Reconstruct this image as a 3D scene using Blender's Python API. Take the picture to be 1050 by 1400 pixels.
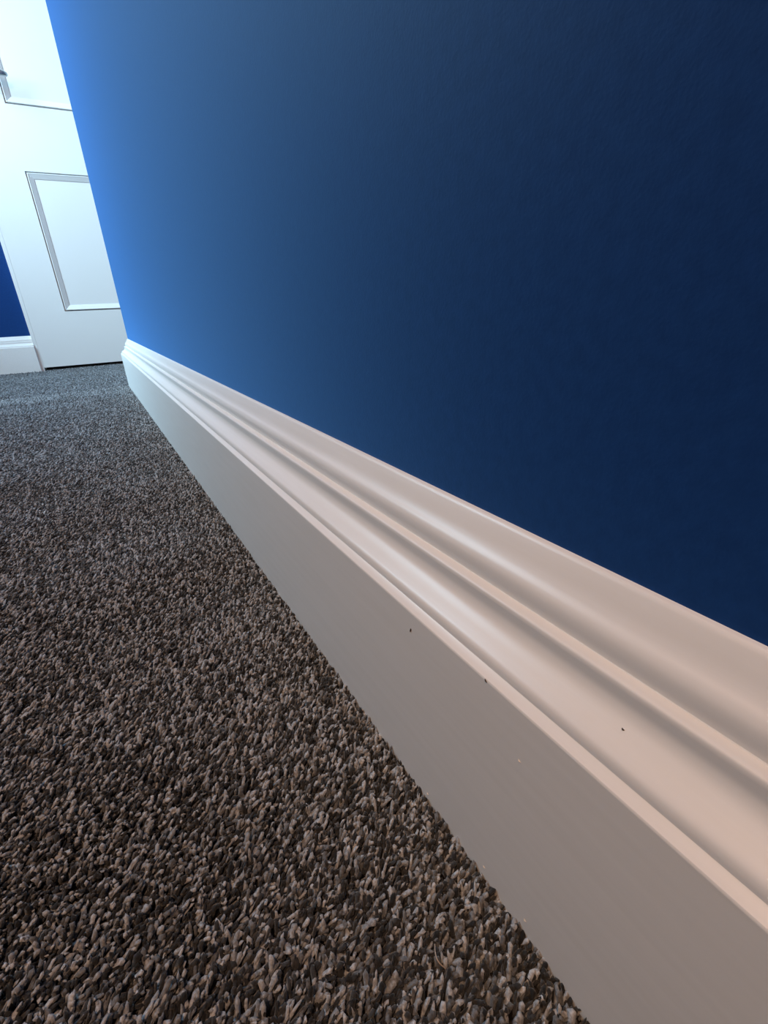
import bpy, bmesh, math, random
import numpy as np
from mathutils import Matrix, Vector

# ------------------------------------------------------------------ scene
scene = bpy.context.scene
for o in list(bpy.data.objects):
    bpy.data.objects.remove(o, do_unlink=True)
C = scene.collection
random.seed(4)
rng = np.random.default_rng(11)

H = 0.21                      # camera height over the carpet, metres (all layout numbers below scale with it)

# ------------------------------------------------------------------ camera
cam_d = bpy.data.cameras.new('camera')
cam_d.sensor_fit = 'HORIZONTAL'
cam_d.sensor_width = 36.0
cam_d.lens = 651.14 / 1050.0 * 36.0
cam_d.clip_start = 0.01
cam = bpy.data.objects.new('camera', cam_d)
C.objects.link(cam)
right = Vector((0.85828414, -0.5115821, -0.04039926))
down = Vector((-0.23926295, -0.32928106, -0.91341514))
fwd = Vector((0.45398412, 0.79363577, -0.40501936))
R3 = Matrix((right, -down, -fwd)).transposed()
cam.matrix_world = Matrix.Translation((0, 0, H)) @ R3.to_4x4()
scene.camera = cam

# ------------------------------------------------------------------ sky, daylight, lamp, exposure
w = bpy.data.worlds.new('overcast_sky')
scene.world = w
w.use_nodes = True
bg = w.node_tree.nodes['Background']
bg.inputs[0].default_value = (0.62, 0.80, 1.0, 1)
bg.inputs[1].default_value = 0.35

WIN = dict(y0=1.34, y1=2.14, z0=0.80, z1=1.95)      # window in the left wall
XL = -1.00                                          # left wall plane


def area(name, loc, rot, sx, sy, power, col):
    d = bpy.data.lights.new(name, 'AREA')
    d.shape = 'RECTANGLE'
    d.size, d.size_y = sx, sy
    d.energy, d.color = power, col
    o = bpy.data.objects.new(name, d)
    C.objects.link(o)
    o.location, o.rotation_euler = loc, rot
    return o


day = area('window_daylight', (XL - 0.14, (WIN['y0'] + WIN['y1']) / 2, (WIN['z0'] + WIN['z1']) / 2),
           Vector((1.0, 0.08, -0.50)).to_track_quat('-Z', 'Y').to_euler(), 0.80, 1.1, 65, (0.54, 0.81, 1.0))
day.data.spread = math.radians(124)

ld = bpy.data.lights.new('hall_lamp', 'POINT')
ld.energy, ld.color, ld.shadow_soft_size = 43, (1.0, 0.60, 0.36), 0.06
lo = bpy.data.objects.new('hall_lamp', ld)
C.objects.link(lo)
lo.location = (-0.46, -0.30, 1.68)

vs = scene.view_settings
vs.view_transform = 'Standard'
vs.look = 'None'
vs.exposure = 0.0
vs.gamma = 1.0
vs.use_curve_mapping = False


# ------------------------------------------------------------------ materials
def mat(name, col, rough=.5, spec=.5):
    m = bpy.data.materials.new(name)
    m.use_nodes = True
    b = m.node_tree.nodes['Principled BSDF']
    b.inputs['Base Color'].default_value = (*col, 1)
    b.inputs['Roughness'].default_value = rough
    b.inputs['Specular IOR Level'].default_value = spec
    return m, m.node_tree, b


def node(t, kind, **kw):
    n = t.nodes.new(kind)
    for k, v in kw.items():
        setattr(n, k, v)
    return n


def add_bump(t, b, scale, dist, strength=1.0, detail=3.0, stretch=(1, 1, 1)):
    tc = node(t, 'ShaderNodeTexCoord')
    mp = node(t, 'ShaderNodeMapping')
    mp.inputs['Scale'].default_value = stretch
    nz = node(t, 'ShaderNodeTexNoise')
    nz.inputs['Scale'].default_value = scale
    nz.inputs['Detail'].default_value = detail
    bp = node(t, 'ShaderNodeBump')
    bp.inputs['Distance'].default_value = dist
    bp.inputs['Strength'].default_value = strength
    t.links.new(tc.outputs['Object'], mp.inputs['Vector'])
    t.links.new(mp.outputs['Vector'], nz.inputs['Vector'])
    t.links.new(nz.outputs['Fac'], bp.inputs['Height'])
    t.links.new(bp.outputs['Normal'], b.inputs['Normal'])
    return nz, mp


def ramp(t, fac, c0, c1, p0=.3, p1=.7):
    r = node(t, 'ShaderNodeValToRGB')
    r.color_ramp.elements[0].position, r.color_ramp.elements[1].position = p0, p1
    r.color_ramp.elements[0].color, r.color_ramp.elements[1].color = (*c0, 1), (*c1, 1)
    t.links.new(fac, r.inputs['Fac'])
    return r


# soft-sheen blue emulsion, rolled: fine stipple
M_BLUE, t, b = mat('blue_emulsion', (0.011, 0.060, 0.25), .55, .06)
b.inputs['Sheen Weight'].default_value = 1.0
b.inputs['Sheen Roughness'].default_value = .45
b.inputs['Sheen Tint'].default_value = (.10, .39, .98, 1)
nz, mp = add_bump(t, b, 900, 0.00012, .5, 2.0)
nz2 = node(t, 'ShaderNodeTexNoise')
nz2.inputs['Scale'].default_value = 220
nz2.inputs['Detail'].default_value = 4
t.links.new(mp.outputs['Vector'], nz2.inputs['Vector'])
r = ramp(t, nz2.outputs['Fac'], (0.0080, 0.038, 0.152), (0.0098, 0.046, 0.178))
t.links.new(r.outputs['Color'], b.inputs['Base Color'])

# white satinwood on the skirting: faint lengthwise brush marks
M_SKIRT, t, b = mat('white_satinwood', (0.80, 0.785, 0.77), .33, .5)
nz, mp = add_bump(t, b, 260, 0.00012, .5, 3.0, (1, .06, 1))
r = ramp(t, nz.outputs['Fac'], (0.785, 0.77, 0.752), (0.815, 0.80, 0.785))
t.links.new(r.outputs['Color'], b.inputs['Base Color'])

M_DOOR, t, b = mat('white_door_paint', (0.82, 0.82, 0.81), .40, .45)
add_bump(t, b, 300, 0.0001, .4, 3.0, (1, 1, .06))
M_CEIL, t, b = mat('ceiling_white', (0.80, 0.78, 0.74), .8, .2)
add_bump(t, b, 200, 0.0003, .4)
M_PLAIN, t, b = mat('plain_taupe_emulsion', (0.30, 0.26, 0.225), .7, .3)
add_bump(t, b, 300, 0.0003, .4)
M_FRAME, t, b = mat('white_window_frame', (0.80, 0.80, 0.80), .3, .5)
add_bump(t, b, 200, 0.0001, .2)
M_METAL, t, b = mat('brushed_chrome', (0.55, 0.56, 0.57), .34, .5)
b.inputs['Metallic'].default_value = 1.0
add_bump(t, b, 500, 0.00005, .3, 2, (1, .1, 1))
M_CHIP, t, b = mat('dark_paint_chip', (0.07, 0.055, 0.05), .7, .2)
add_bump(t, b, 900, 0.0002, .5)
M_FLECK, t, b = mat('pale_paint_fleck', (0.78, 0.70, 0.62), .5, .4)
add_bump(t, b, 900, 0.0002, .5)
M_HAIR, t, b = mat('pale_fibre', (0.42, 0.34, 0.28), .45, .5)
add_bump(t, b, 2000, 0.00005, .3)
M_DARK, t, b = mat('gap_shade_black', (0.02, 0.02, 0.022), .8, .2)  # shade seen through the gap under the door, put in as near-black colour
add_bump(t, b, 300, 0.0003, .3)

# thin clear pane
M_PANE = bpy.data.materials.new('window_glass')
M_PANE.use_nodes = True
t = M_PANE.node_tree
t.nodes.remove(t.nodes['Principled BSDF'])
tr = node(t, 'ShaderNodeBsdfTransparent')
tr.inputs[0].default_value = (.95, .98, .98, 1)
gl = node(t, 'ShaderNodeBsdfGlossy')
gl.inputs['Roughness'].default_value = .02
mx = node(t, 'ShaderNodeMixShader')
mx.inputs[0].default_value = .08
t.links.new(tr.outputs[0], mx.inputs[1])
t.links.new(gl.outputs[0], mx.inputs[2])
t.links.new(mx.outputs[0], t.nodes['Material Output'].inputs['Surface'])

# carpet: backing and heathered yarn (tone stored per tuft: undyed / mid / dark yarns)
M_BACK, t, b = mat('carpet_backing', (0.02, 0.018, 0.018), .95, .05)
nz, mp = add_bump(t, b, 320, 0.003, 1.0, 2.0)
r = ramp(t, nz.outputs['Fac'], (0.010, 0.009, 0.009), (0.055, 0.05, 0.048), .4, .65)
t.links.new(r.outputs['Color'], b.inputs['Base Color'])

M_YARN, t, b = mat('grey_twist_yarn', (0.1, 0.1, 0.1), .85, .15)
b.inputs['Sheen Weight'].default_value = .25
b.inputs['Sheen Roughness'].default_value = .5
at = node(t, 'ShaderNodeAttribute', attribute_name='yarn')
tc = node(t, 'ShaderNodeTexCoord')
nz = node(t, 'ShaderNodeTexNoise')
nz.inputs['Scale'].default_value = 900
nz.inputs['Detail'].default_value = 2
t.links.new(tc.outputs['Object'], nz.inputs['Vector'])
r = ramp(t, nz.outputs['Fac'], (.62, .62, .62), (1.25, 1.25, 1.25), .32, .68)
mm = node(t, 'ShaderNodeMix', data_type='RGBA', blend_type='MULTIPLY')
mm.inputs['Factor'].default_value = 1
t.links.new(at.outputs['Color'], mm.inputs['A'])
t.links.new(r.outputs['Color'], mm.inputs['B'])
t.links.new(mm.outputs['Result'], b.inputs['Base Color'])
bp = node(t, 'ShaderNodeBump')
bp.inputs['Distance'].default_value = .0006
bp.inputs['Strength'].default_value = .6
t.links.new(nz.outputs['Fac'], bp.inputs['Height'])
t.links.new(bp.outputs['Normal'], b.inputs['Normal'])


# ------------------------------------------------------------------ mesh helpers
def link(name, me, m, parent=None):
    o = bpy.data.objects.new(name, me)
    C.objects.link(o)
    if m is not None:
        me.materials.clear()
        me.materials.append(m)
    if parent is not None:
        o.parent = parent
    return o


def from_bm(name, bm, m, parent=None, smooth=False, angle=35, bevel=0):
    if bevel:
        bmesh.ops.bevel(bm, geom=bm.edges[:], offset=bevel, segments=2, affect='EDGES', profile=.6)
    bmesh.ops.recalc_face_normals(bm, faces=bm.faces)
    me = bpy.data.meshes.new(name)
    bm.to_mesh(me)
    bm.free()
    if smooth:
        me.polygons.foreach_set('use_smooth', [True] * len(me.polygons))
        me.set_sharp_from_angle(angle=math.radians(angle))
    return link(name, me, m, parent)


def add_box(bm, x0, x1, y0, y1, z0, z1):
    v = [bm.verts.new(p) for p in ((x0, y0, z0), (x1, y0, z0), (x1, y1, z0), (x0, y1, z0),
                                   (x0, y0, z1), (x1, y0, z1), (x1, y1, z1), (x0, y1, z1))]
    for f in ((0, 3, 2, 1), (4, 5, 6, 7), (0, 1, 5, 4), (1, 2, 6, 5), (2, 3, 7, 6), (3, 0, 4, 7)):
        bm.faces.new([v[i] for i in f])


def box(name, dims, m, parent=None, bevel=0):
    bm = bmesh.new()
    add_box(bm, *dims)
    return from_bm(name, bm, m, parent, smooth=bool(bevel), bevel=bevel)


def tag(o, label=None, cat=None, kind=None, group=None):
    if label:
        o['label'] = label
    if cat:
        o['category'] = cat
    if kind:
        o['kind'] = kind
    if group:
        o['group'] = group
    return o


def sweep(bm, prof, path):
    """prof: (distance from wall, height) pairs; path: plan points with the outward mitre vector at each."""
    rings = []
    for (px, py), (mx_, my_) in path:
        rings.append([bm.verts.new((px + mx_ * d, py + my_ * d, z)) for d, z in prof])
    for a, b_ in zip(rings, rings[1:]):
        for i in range(len(prof) - 1):
            bm.faces.new((a[i], a[i + 1], b_[i + 1], b_[i]))
    for rg in (rings[0], rings[-1]):
        bm.faces.new(rg)


def catmull(pts, n=5):
    P = [np.array(p, float) for p in pts]
    P = [2 * P[0] - P[1]] + P + [2 * P[-1] - P[-2]]
    out = []
    for i in range(1, len(P) - 2):
        for k in range(n):
            s = k / n
            a, b_, c, d = P[i - 1], P[i], P[i + 1], P[i + 2]
            out.append(tuple(.5 * (2 * b_ + (c - a) * s + (2 * a - 5 * b_ + 4 * c - d) * s * s + (3 * b_ - a - 3 * c + d) * s ** 3)))
    out.append(tuple(P[-2]))
    return out


# ------------------------------------------------------------------ layout (metres)
XW = 0.538 * H                 # right wall plane
YC = 8.07 * H                  # the right wall's outer corner
YE = 2.560                     # end wall plane
XR = 1.25                      # far side of the recess round the corner
YB = -1.70                     # wall behind the camera
ZC = 2.40
TH = 0.10

# skirting profile: (x, z) as seen in section with the camera at the origin, in units of H
sec = [(.409, -1.05), (.409, -.5475), (.4093, -.5448), (.4105, -.5432)]
sec += [(.4245, -.5378)]
sec += catmull([(.4263, -.5360), (.4254, -.527), (.4290, -.5175), (.440, -.509), (.455, -.4985), (.4655, -.488),
                (.4706, -.4745), (.4702, -.461), (.4698, -.4525), (.4715, -.4468), (.4765, -.4448)], 5)
sec += [(.4910, -.4458)]
sec += catmull([(.4918, -.4445), (.4893, -.435), (.4883, -.425), (.4900, -.412), (.4952, -.402), (.5035, -.3938),
                (.5105, -.3835), (.5175, -.3700), (.5245, -.3570), (.5280, -.3515), (.5320, -.3482), (.538, -.3470)], 5)
PROFILE = [((.538 - x) * H, (z + 1) * H) for x, z in sec]
PROFILE = [(0.0, PROFILE[0][1])] + PROFILE       # back of the board at the wall

# ------------------------------------------------------------------ the shell
ZF = -0.0065                                      # top of the carpet backing; the pile reaches up to about z = 0
tag(box('floor', (XL - TH, XR + TH, YB - TH, YE + .9, ZF - .03, ZF), M_BACK), 'dark carpeted floor under the grey twist pile', 'floor', 'structure')
tag(box('ceiling', (XL - TH, XR + TH, YB - TH, YE + .9, ZC, ZC + .08), M_CEIL), 'plain white ceiling of the landing', 'ceiling', 'structure')

# right wall with its outer corner; rounded arris
bm = bmesh.new()
add_box(bm, XW, XW + TH, YB, YC, ZF, ZC)
wr = from_bm('wall_right', bm, M_BLUE)
tag(wr, 'deep blue satin wall above the long white skirting board', 'wall', 'structure')
tag(box('wall_return', (XW + TH, XR, YC - TH, YC, ZF, ZC), M_BLUE), 'blue return wall round the outer corner before the door', 'wall', 'structure')
tag(box('wall_recess', (XR, XR + TH, YC - TH, YE + TH, ZF, ZC), M_CEIL), 'plain side wall of the recess beside the door', 'wall', 'structure')
tag(box('wall_back', (XL, XW, YB - TH, YB, ZF, ZC), M_PLAIN), 'plain wall at the near end of the landing', 'wall', 'structure')

# left wall with the window opening
bm = bmesh.new()
y0, y1, z0, z1 = WIN['y0'], WIN['y1'], WIN['z0'], WIN['z1']
add_box(bm, XL - TH, XL, YB - TH, y0, ZF, ZC)
add_box(bm, XL - TH, XL, y1, YE + TH, ZF, ZC)
add_box(bm, XL - TH, XL, y0, y1, ZF, z0)
add_box(bm, XL - TH, XL, y0, y1, z1, ZC)
tag(from_bm('wall_left', bm, M_PLAIN), 'plain wall facing the blue one, pierced by a window', 'wall', 'structure')
win = bpy.data.objects.new('window_1', None)
C.objects.link(win)
win.location = (XL, (y0 + y1) / 2, z0)
tag(win, 'white framed window in the side wall near the door', 'window', 'structure')


def wbox(name, d, m, bevel=.003):
    o = box(name, d, m, win, bevel)
    o.matrix_parent_inverse = Matrix.Translation(-win.location)
    return o


f_ = .05
for d in ((y0, y1, z0, z0 + f_), (y0, y1, z1 - f_, z1), (y0, y0 + f_, z0 + f_, z1 - f_), (y1 - f_, y1, z0 + f_, z1 - f_)):
    wbox('frame_bar', (XL - .08, XL - .02, *d), M_FRAME)
wbox('sill', (XL - .02, XL + .04, y0 - .03, y1 + .03, z0 - .025, z0), M_FRAME)
wbox('pane', (XL - .052, XL - .048, y0 + f_, y1 - f_, z0 + f_, z1 - f_), M_PANE, 0)

# end wall, either side of and above the door
DX0, DW, DH = -0.824 * H, 0.838, 1.981         # door leaf: left edge, width, height
DX1 = DX0 + DW
FR = .0125                                      # frame edge showing beside the leaf
GAP = .009                                      # gap under the door above the pile
bm = bmesh.new()
add_box(bm, XL, DX0 - FR, YE, YE + TH, ZF, ZC)
add_box(bm, DX1 + FR, XR, YE, YE + TH, ZF, ZC)
add_box(bm, DX0 - FR, DX1 + FR, YE, YE + TH, DH + GAP + FR, ZC)
tag(from_bm('wall_end', bm, M_BLUE), 'bright blue end wall beside the white panelled door', 'wall', 'structure')

# near-black wall behind the door, its colour standing in for the gap's shade
tag(box('wall_beyond', (XL, XR, YE + .80, YE + .9, ZF, ZC), M_DARK), 'wall coloured near-black to stand for the shade beyond the gap under the door', 'wall', 'structure')

# door frame
bm = bmesh.new()
add_box(bm, DX0 - FR, DX0 - .0002, YE - .0185, YE + TH, ZF, DH + GAP + FR)
add_box(bm, DX1 + .0002, DX1 + FR, YE - .0185, YE + TH, ZF, DH + GAP + FR)
add_box(bm, DX0 - .0002, DX1 + .0002, YE - .0185, YE + TH, DH + GAP + .002, DH + GAP + FR)
tag(from_bm('trim_1', bm, M_DOOR), 'narrow white door frame between blue end wall and panelled door', 'door frame', 'structure')

# ------------------------------------------------------------------ door
YD = YE - .018                                  # front face of the leaf
DT = .035
door = bpy.data.objects.new('door_1', None)
C.objects.link(door)
door.location = (DX0 + DW / 2, YD + DT / 2, GAP)
tag(door, 'white panelled door with moulded panels, standing closed at the end of the landing', 'door', 'structure')


def dpar(o, p=door):
    o.parent = p
    o.matrix_parent_inverse = Matrix.Translation(-door.location)
    return o


def on(z):                                      # heights measured from the photograph, units of H above the carpet
    return z * H


SX = -0.192 * H                                 # inner edge of the left stile
stile = SX - DX0
pw = (DW - 2 * stile - .10) / 2                 # two panels with a 100 mm muntin
cols = [(SX, SX + pw), (SX + pw + .10, SX + 2 * pw + .10)]
rows = [(on(1.064), on(3.390)), (on(4.355), GAP + DH - .115)]
bm = bmesh.new()
add_box(bm, DX0, SX, YD, YD + DT, GAP, GAP + DH)
add_box(bm, DX1 - stile, DX1, YD, YD + DT, GAP, GAP + DH)
leafx0, leafx1 = SX, DX1 - stile
for a, b_ in ((GAP, rows[0][0]), (rows[0][1], rows[1][0]), (rows[1][1], GAP + DH)):
    add_box(bm, leafx0, leafx1, YD, YD + DT, a, b_)
for a, b_ in rows:
    add_box(bm, cols[0][1], cols[1][0], YD, YD + DT, a, b_)
bmesh.ops.remove_doubles(bm, verts=bm.verts, dist=1e-6)
dpar(from_bm('door_leaf', bm, M_DOOR))
MW, DEEP = .023, .0078
for (xa, xb) in cols:
    for (za, zb) in rows:
        p = dpar(box('door_panel', (xa + MW - .004, xb - MW + .004, YD + DEEP, YD + DT - .008, za + MW - .004, zb - MW + .004), M_DOOR))
        # moulding mitred round the panel: outer quirk, small bead, slope running in, inner step
        prof = [(0, .014), (.0042, .014), (.0045, -.0012), (.0065, -.0018), (.0085, -.0005), (MW - .0006, DEEP - .0018), (MW, DEEP - .0012), (MW, DEEP + .002)]
        bm = bmesh.new()
        rings = []
        for sx, sz in ((0, 0), (1, 0), (1, 1), (0, 1)):
            rings.append([bm.verts.new(((xa + d) if sx == 0 else (xb - d), YD + yy, (za + d) if sz == 0 else (zb - d))) for d, yy in prof])
        for k in range(4):
            a, b_ = rings[k], rings[(k + 1) % 4]
            for i in range(len(prof) - 1):
                bm.faces.new((a[i], a[i + 1], b_[i + 1], b_[i]))
        mo = from_bm('panel_moulding', bm, M_DOOR)
        mo.parent = p

# lever handle on the left stile, its tip set over the panel edge in place of its soft shadow
hz = on(4.71)
hx = DX0 + .064
hb = dpar(box('handle_plate', (hx - .021, hx + .021, YD - .008, YD, hz - .085, hz + .075), M_METAL, bevel=.003))
bm = bmesh.new()


def tube(bm, pts, rads, n=10):
    rings = []
    for i, p in enumerate(pts):
        p = Vector(p)
        a = Vector(pts[max(i - 1, 0)])
        c = Vector(pts[min(i + 1, len(pts) - 1)])
        d = (c - a).normalized()
        u = d.cross(Vector((0, 0, 1)) if abs(d.z) < .9 else Vector((1, 0, 0))).normalized()
        v = d.cross(u)
        rings.append([bm.verts.new(p + (u * math.cos(2 * math.pi * k / n) + v * math.sin(2 * math.pi * k / n)) * rads[i]) for k in range(n)])
    for a, b_ in zip(rings, rings[1:]):
        for k in range(n):
            bm.faces.new((a[k], a[(k + 1) % n], b_[(k + 1) % n], b_[k]))
    bm.faces.new(rings[0][::-1])
    bm.faces.new(rings[-1])


tube(bm, [(hx, YD - .006, hz), (hx, YD - .03, hz), (hx + .004, YD - .043, hz), (hx + .014, YD - .050, hz), (hx + .05, YD - .051, hz - .001), (hx + .085, YD - .050, hz - .003), (hx + .098, YD - .048, hz - .005), (hx + .101, YD - .047, hz - .0055)],
     [.010, .009, .009, .0085, .008, .0085, .007, .003])
lv = from_bm('lever', bm, M_METAL, smooth=True, angle=60)
lv.parent = hb

# ------------------------------------------------------------------ skirting boards
bm = bmesh.new()
sweep(bm, PROFILE, [((XW, YB), (-1, 0)), ((XW, -.5), (-1, 0)), ((XW, .2), (-1, 0)), ((XW, .8), (-1, 0)), ((XW, YC), (-1, 1)), ((XR, YC), (0, 1))])
sk = from_bm('baseboard_right', bm, M_SKIRT, smooth=True, angle=32)
tag(sk, 'long white moulded skirting board running along the foot of the blue wall', 'skirting board', 'structure')
bm = bmesh.new()
sweep(bm, PROFILE, [((XL, YE), (0, -1)), ((DX0 - FR, YE), (0, -1))])
se = from_bm('baseboard_end', bm, M_SKIRT, smooth=True, angle=32)
tag(se, 'short white skirting board on the end wall left of the door', 'skirting board', 'structure')


# small chips and flecks on the paint of the long skirting
def on_face(px, py, plane_x):
    d = right * (px - 525) + down * (py - 700) + fwd * 651.14
    return Vector((0, 0, H)) + d * (plane_x / d.x)


def chip(name, px, py, xk, ln, wd, ang, m, lab=None):
    c = on_face(px, py, xk * H)
    bm = bmesh.new()
    n = 7
    ca, sa = math.cos(ang), math.sin(ang)
    ring = []
    for k in range(n):
        a = 2 * math.pi * k / n
        rr = 1 + .3 * math.sin(k * 2.3)
        u, v = math.cos(a) * ln * rr, math.sin(a) * wd * rr
        ring.append(bm.verts.new((c.x - .0001, c.y + u * ca - v * sa, c.z + u * sa + v * ca)))
    top = bm.verts.new((c.x - .0005, c.y, c.z))
    for k in range(n):
        bm.faces.new((ring[k], ring[(k + 1) % n], top))
    bm.faces.new(ring[::-1])
    o = from_bm(name, bm, m, sk)
    if lab:
        o['label'] = lab
    return o


chip('paint_chip', 561.5, 861.5, .409, .0011, .00035, 1.9, M_CHIP, 'small dark chip in the white paint')
chip('paint_chip', 852, 997, .4575, .0004, .0004, 0, M_CHIP, 'small dark speck in the white paint')
chip('paint_chip', 871, 1060, .4445, .0004, .0003, 0, M_FLECK)
chip('paint_fleck', 710.5, 1040, .409, .0007, .0002, .4, M_FLECK, 'pale fleck on the skirting face')
chip('paint_chip', 664.5, 930.5, .409, .0007, .0003, .7, M_CHIP)
for px, py in ((662, 1185), (718, 1258), (404, 843), (362, 777), (585, 1085), (445, 897)):
    chip('paint_fleck', px, py, .409, .0007, .0004, .3, M_FLECK)

# ------------------------------------------------------------------ carpet pile


def smooth_noise(x, y, scale, seed):
    r_ = np.random.default_rng(seed)
    k = r_.normal(size=(10, 2)) * scale
    ph = r_.uniform(0, 2 * np.pi, 10)
    return sum(np.sin(x * k[i, 0] + y * k[i, 1] + ph[i]) for i in range(10)) / math.sqrt(5)


NAP_AZ = 0


def tufts(x0, x1, y0, y1, g, sides, levels, rad, length, keep=None, contrast=1.0):
    nx, ny = int((x1 - x0) / g), int((y1 - y0) / g)
    X, Y = np.meshgrid(x0 + (np.arange(nx) + .5) * g, y0 + (np.arange(ny) + .5) * g)
    X, Y = X.ravel(), Y.ravel()
    X = X + rng.uniform(-.48, .48, X.size) * g
    Y = Y + rng.uniform(-.48, .48, X.size) * g
    if keep is not None:
        k = keep(X, Y)
        X, Y = X[k], Y[k]
    n = X.size
    # the nap: direction and tilt drift slowly across the carpet, plus tread bands near the door
    nap = .5 * smooth_noise(X, Y, 9, 3) + .35 * smooth_noise(X, Y, 28, 5)
    band = np.where((Y > YC - .10) & (Y < YC + .035), 1.0, 0) + np.where((Y > YE - .33) & (Y < YE - .2), .7, 0)
    nap = nap * (1 - .5 * np.clip(band, 0, 1)) - .9 * band
    az = math.radians(NAP_AZ) + .7 * nap + rng.normal(0, .7, n)
    az = np.where(band > .5, az + math.radians(140), az)
    tilt = np.clip(.84 + .20 * nap - 2.6 * np.clip(X + .05, -.08, .14) + rng.normal(0, .24, n), .0, 1.2)
    ln = length * rng.uniform(.8, 1.18, n) * (1 + .12 * smooth_noise(X, Y, 950, 8)) * (.75 + .25 / np.clip(np.cos(tilt), .45, 1))
    dirx, diry, dirz = np.sin(tilt) * np.cos(az), np.sin(tilt) * np.sin(az), np.cos(tilt)
    r0 = rad * rng.uniform(.6, 1.4, n)
    bend = rng.normal(0, .0008, (n, 2))
    ts = np.linspace(0, 1, levels + 1)[:-1]
    rr = {2: [.9, 1.05], 3: [.85, 1.1, .98], 4: [.8, 1.05, 1.1, .72]}[levels]
    if levels == 3:
        ts = np.array([0, .5, .86])
    if levels == 2:
        ts = np.array([0, .8])
    th = rng.uniform(0, 2 * np.pi, n)
    V = np.zeros((n, levels * sides + 1, 3))
    # two axes across the yarn
    ux, uy, uz = -np.sin(az), np.cos(az), np.zeros(n)
    vx, vy, vz = dirz * np.cos(az), dirz * np.sin(az), -np.sin(tilt)
    flat = rng.uniform(.65, 1.0, n)
    for li, tt in enumerate(ts):
        cx = X + dirx * ln * tt + bend[:, 0] * tt * tt
        cy = Y + diry * ln * tt + bend[:, 1] * tt * tt
        cz = ZF - .001 + dirz * ln * tt
        for s in range(sides):
            a = th + 2 * np.pi * s / sides + tt * 1.2
            ca, sa = np.cos(a) * r0 * rr[li], np.sin(a) * r0 * rr[li] * flat
            V[:, li * sides + s, 0] = cx + ux * ca + vx * sa
            V[:, li * sides + s, 1] = cy + uy * ca + vy * sa
            V[:, li * sides + s, 2] = cz + uz * ca + vz * sa
    V[:, -1, 0] = X + dirx * ln + bend[:, 0]
    V[:, -1, 1] = Y + diry * ln + bend[:, 1]
    V[:, -1, 2] = ZF - .001 + dirz * ln
    V[:, sides:, :] += rng.normal(0, .00018, V[:, sides:, :].shape)
    # keep the pile out of the skirting
    V[:, :, 0] = np.where((V[:, :, 1] < YC + .02) & (V[:, :, 0] > .409 * H + .0008), .409 * H + .0008, V[:, :, 0])
    F = []
    for li in range(levels - 1):
        for s in range(sides):
            a, b_ = li * sides + s, li * sides + (s + 1) % sides
            F += [(a, b_, b_ + sides), (a, b_ + sides, a + sides)]
    for s in range(sides):
        F.append(((levels - 1) * sides + s, (levels - 1) * sides + (s + 1) % sides, levels * sides))
    F = np.array(F)
    per = V.shape[1]
    faces = (F[None] + (np.arange(n) * per)[:, None, None]).reshape(-1, 3)
    # heather mix: dark, mid and pale yarns in small clusters
    cl = smooth_noise(X, Y, 950, 8)
    q = rng.uniform(0, 1, n) + .24 * cl
    tone = np.where(q < .55, rng.uniform(.014, .050, n), np.where(q < .76, rng.uniform(.11, .20, n), rng.uniform(.29, .50, n)))
    tone = .15 + (tone - .15) * contrast
    col = np.stack([tone * .925, tone * .96, tone * 1.02, np.ones(n)], 1)
    return V.reshape(-1, 3), faces, np.repeat(col, per, 0)


parts = []


def infloor(x, y):
    return (x < .409 * H - .0002) | (y > YC + .032)


def left(y):
    return -.14 - .12 * np.clip(y, 0, 3)


def dense(x, y):
    return infloor(x, y) & (x > left(y))


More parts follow.
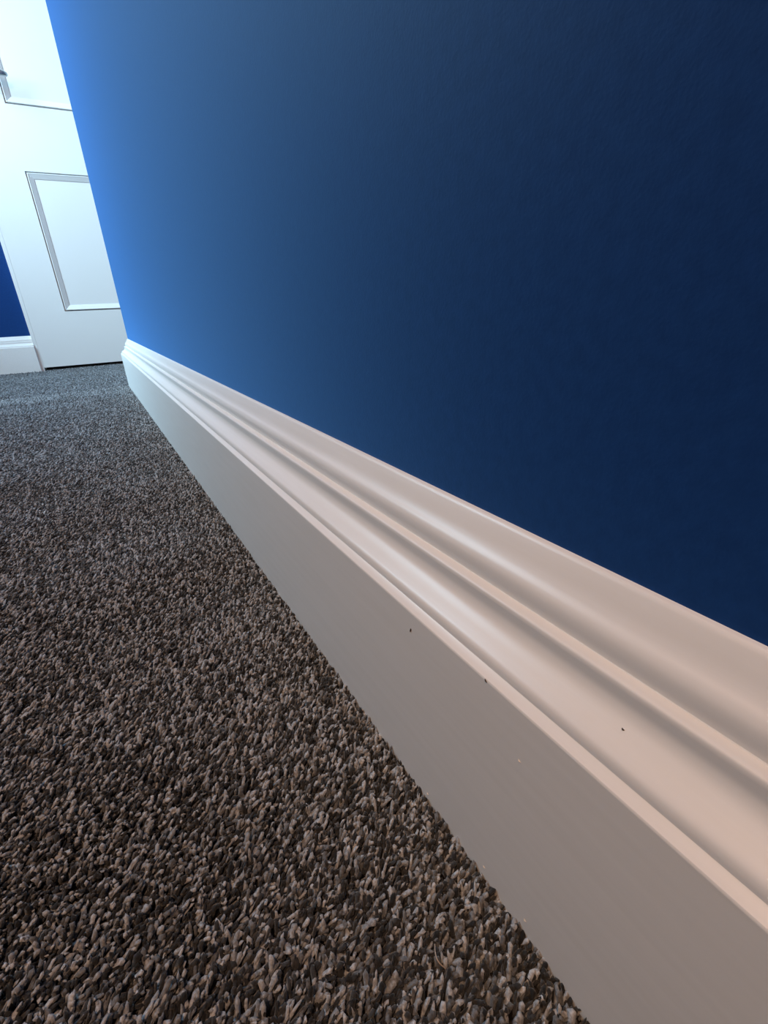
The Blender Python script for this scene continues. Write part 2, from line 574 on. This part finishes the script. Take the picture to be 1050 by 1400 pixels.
XF = .409 * H
L0 = .0066
parts.append(tufts(-.20, XF, .02, .36, .00152, 4, 3, .00092, L0, dense))
parts.append(tufts(-.24, XF, .36, .70, .0017, 4, 2, .0010, L0, dense))
parts.append(tufts(-.30, XF, .70, 1.20, .0021, 4, 2, .00115, L0, dense, .9))
parts.append(tufts(-.36, XF, 1.20, YC + .032, .0028, 4, 2, .0015, L0, dense, .65))
parts.append(tufts(-.45, .60, YC + .032, YE + .02, .0044, 4, 2, .0023, L0, lambda x, y: ((x > DX0) & (x < DX1)) | (y < YE - .028), .45))
# out of the photograph's view: coarser
parts.append(tufts(XL, -.14, .02, YC + .032, .0062, 3, 2, .0033, L0, lambda x, y: x <= left(y), .5))
parts.append(tufts(XL, -.45, YC + .032, YE - .03, .0062, 3, 2, .0033, L0, None, .5))
parts.append(tufts(-.60, XF, -.50, .02, .0062, 3, 2, .0033, L0, None, .5))
V = np.concatenate([p[0] for p in parts])
off = np.cumsum([0] + [len(p[0]) for p in parts[:-1]])
F = np.concatenate([p[1] + o for p, o in zip(parts, off)])
col = np.concatenate([p[2] for p in parts])
me = bpy.data.meshes.new('carpet_pile')
me.vertices.add(len(V))
me.vertices.foreach_set('co', V.astype(np.float32).ravel())
me.loops.add(F.size)
me.loops.foreach_set('vertex_index', F.astype(np.int32).ravel())
me.polygons.add(len(F))
me.polygons.foreach_set('loop_start', np.arange(0, F.size, 3, dtype=np.int32))
me.polygons.foreach_set('loop_total', np.full(len(F), 3, dtype=np.int32))
me.polygons.foreach_set('use_smooth', np.ones(len(F), dtype=bool))
ca = me.color_attributes.new('yarn', 'FLOAT_COLOR', 'POINT')
ca.data.foreach_set('color', col.astype(np.float32).ravel())
me.update()
me.validate()
print('carpet tris', len(F))
pile = link('carpet_pile', me, M_YARN)
tag(pile, 'grey and charcoal heathered twist-pile carpet covering the floor', 'carpet', 'stuff')

# ------------------------------------------------------------------ a stray hair caught in the pile


def on_floor(px, py, z):
    d = right * (px - 525) + down * (py - 700) + fwd * 651.14
    return Vector((0, 0, H)) + d * ((z - H) / d.z)


pts = [on_floor(x, y, z) for x, y, z in ((594.5, 1291, .0008), (594.8, 1300, .0022), (597, 1310, .003), (602, 1318, .0022), (609, 1324, .0006))]
pts = [Vector(p) for p in catmull([tuple(p) for p in pts], 4)]
bm = bmesh.new()
tube(bm, pts, [.00022] * len(pts), 5)
hair = from_bm('loose_fibre', bm, M_HAIR, smooth=True, angle=80)
tag(hair, 'thin curved pale fibre lying on the dark carpet near the skirting', 'fibre')
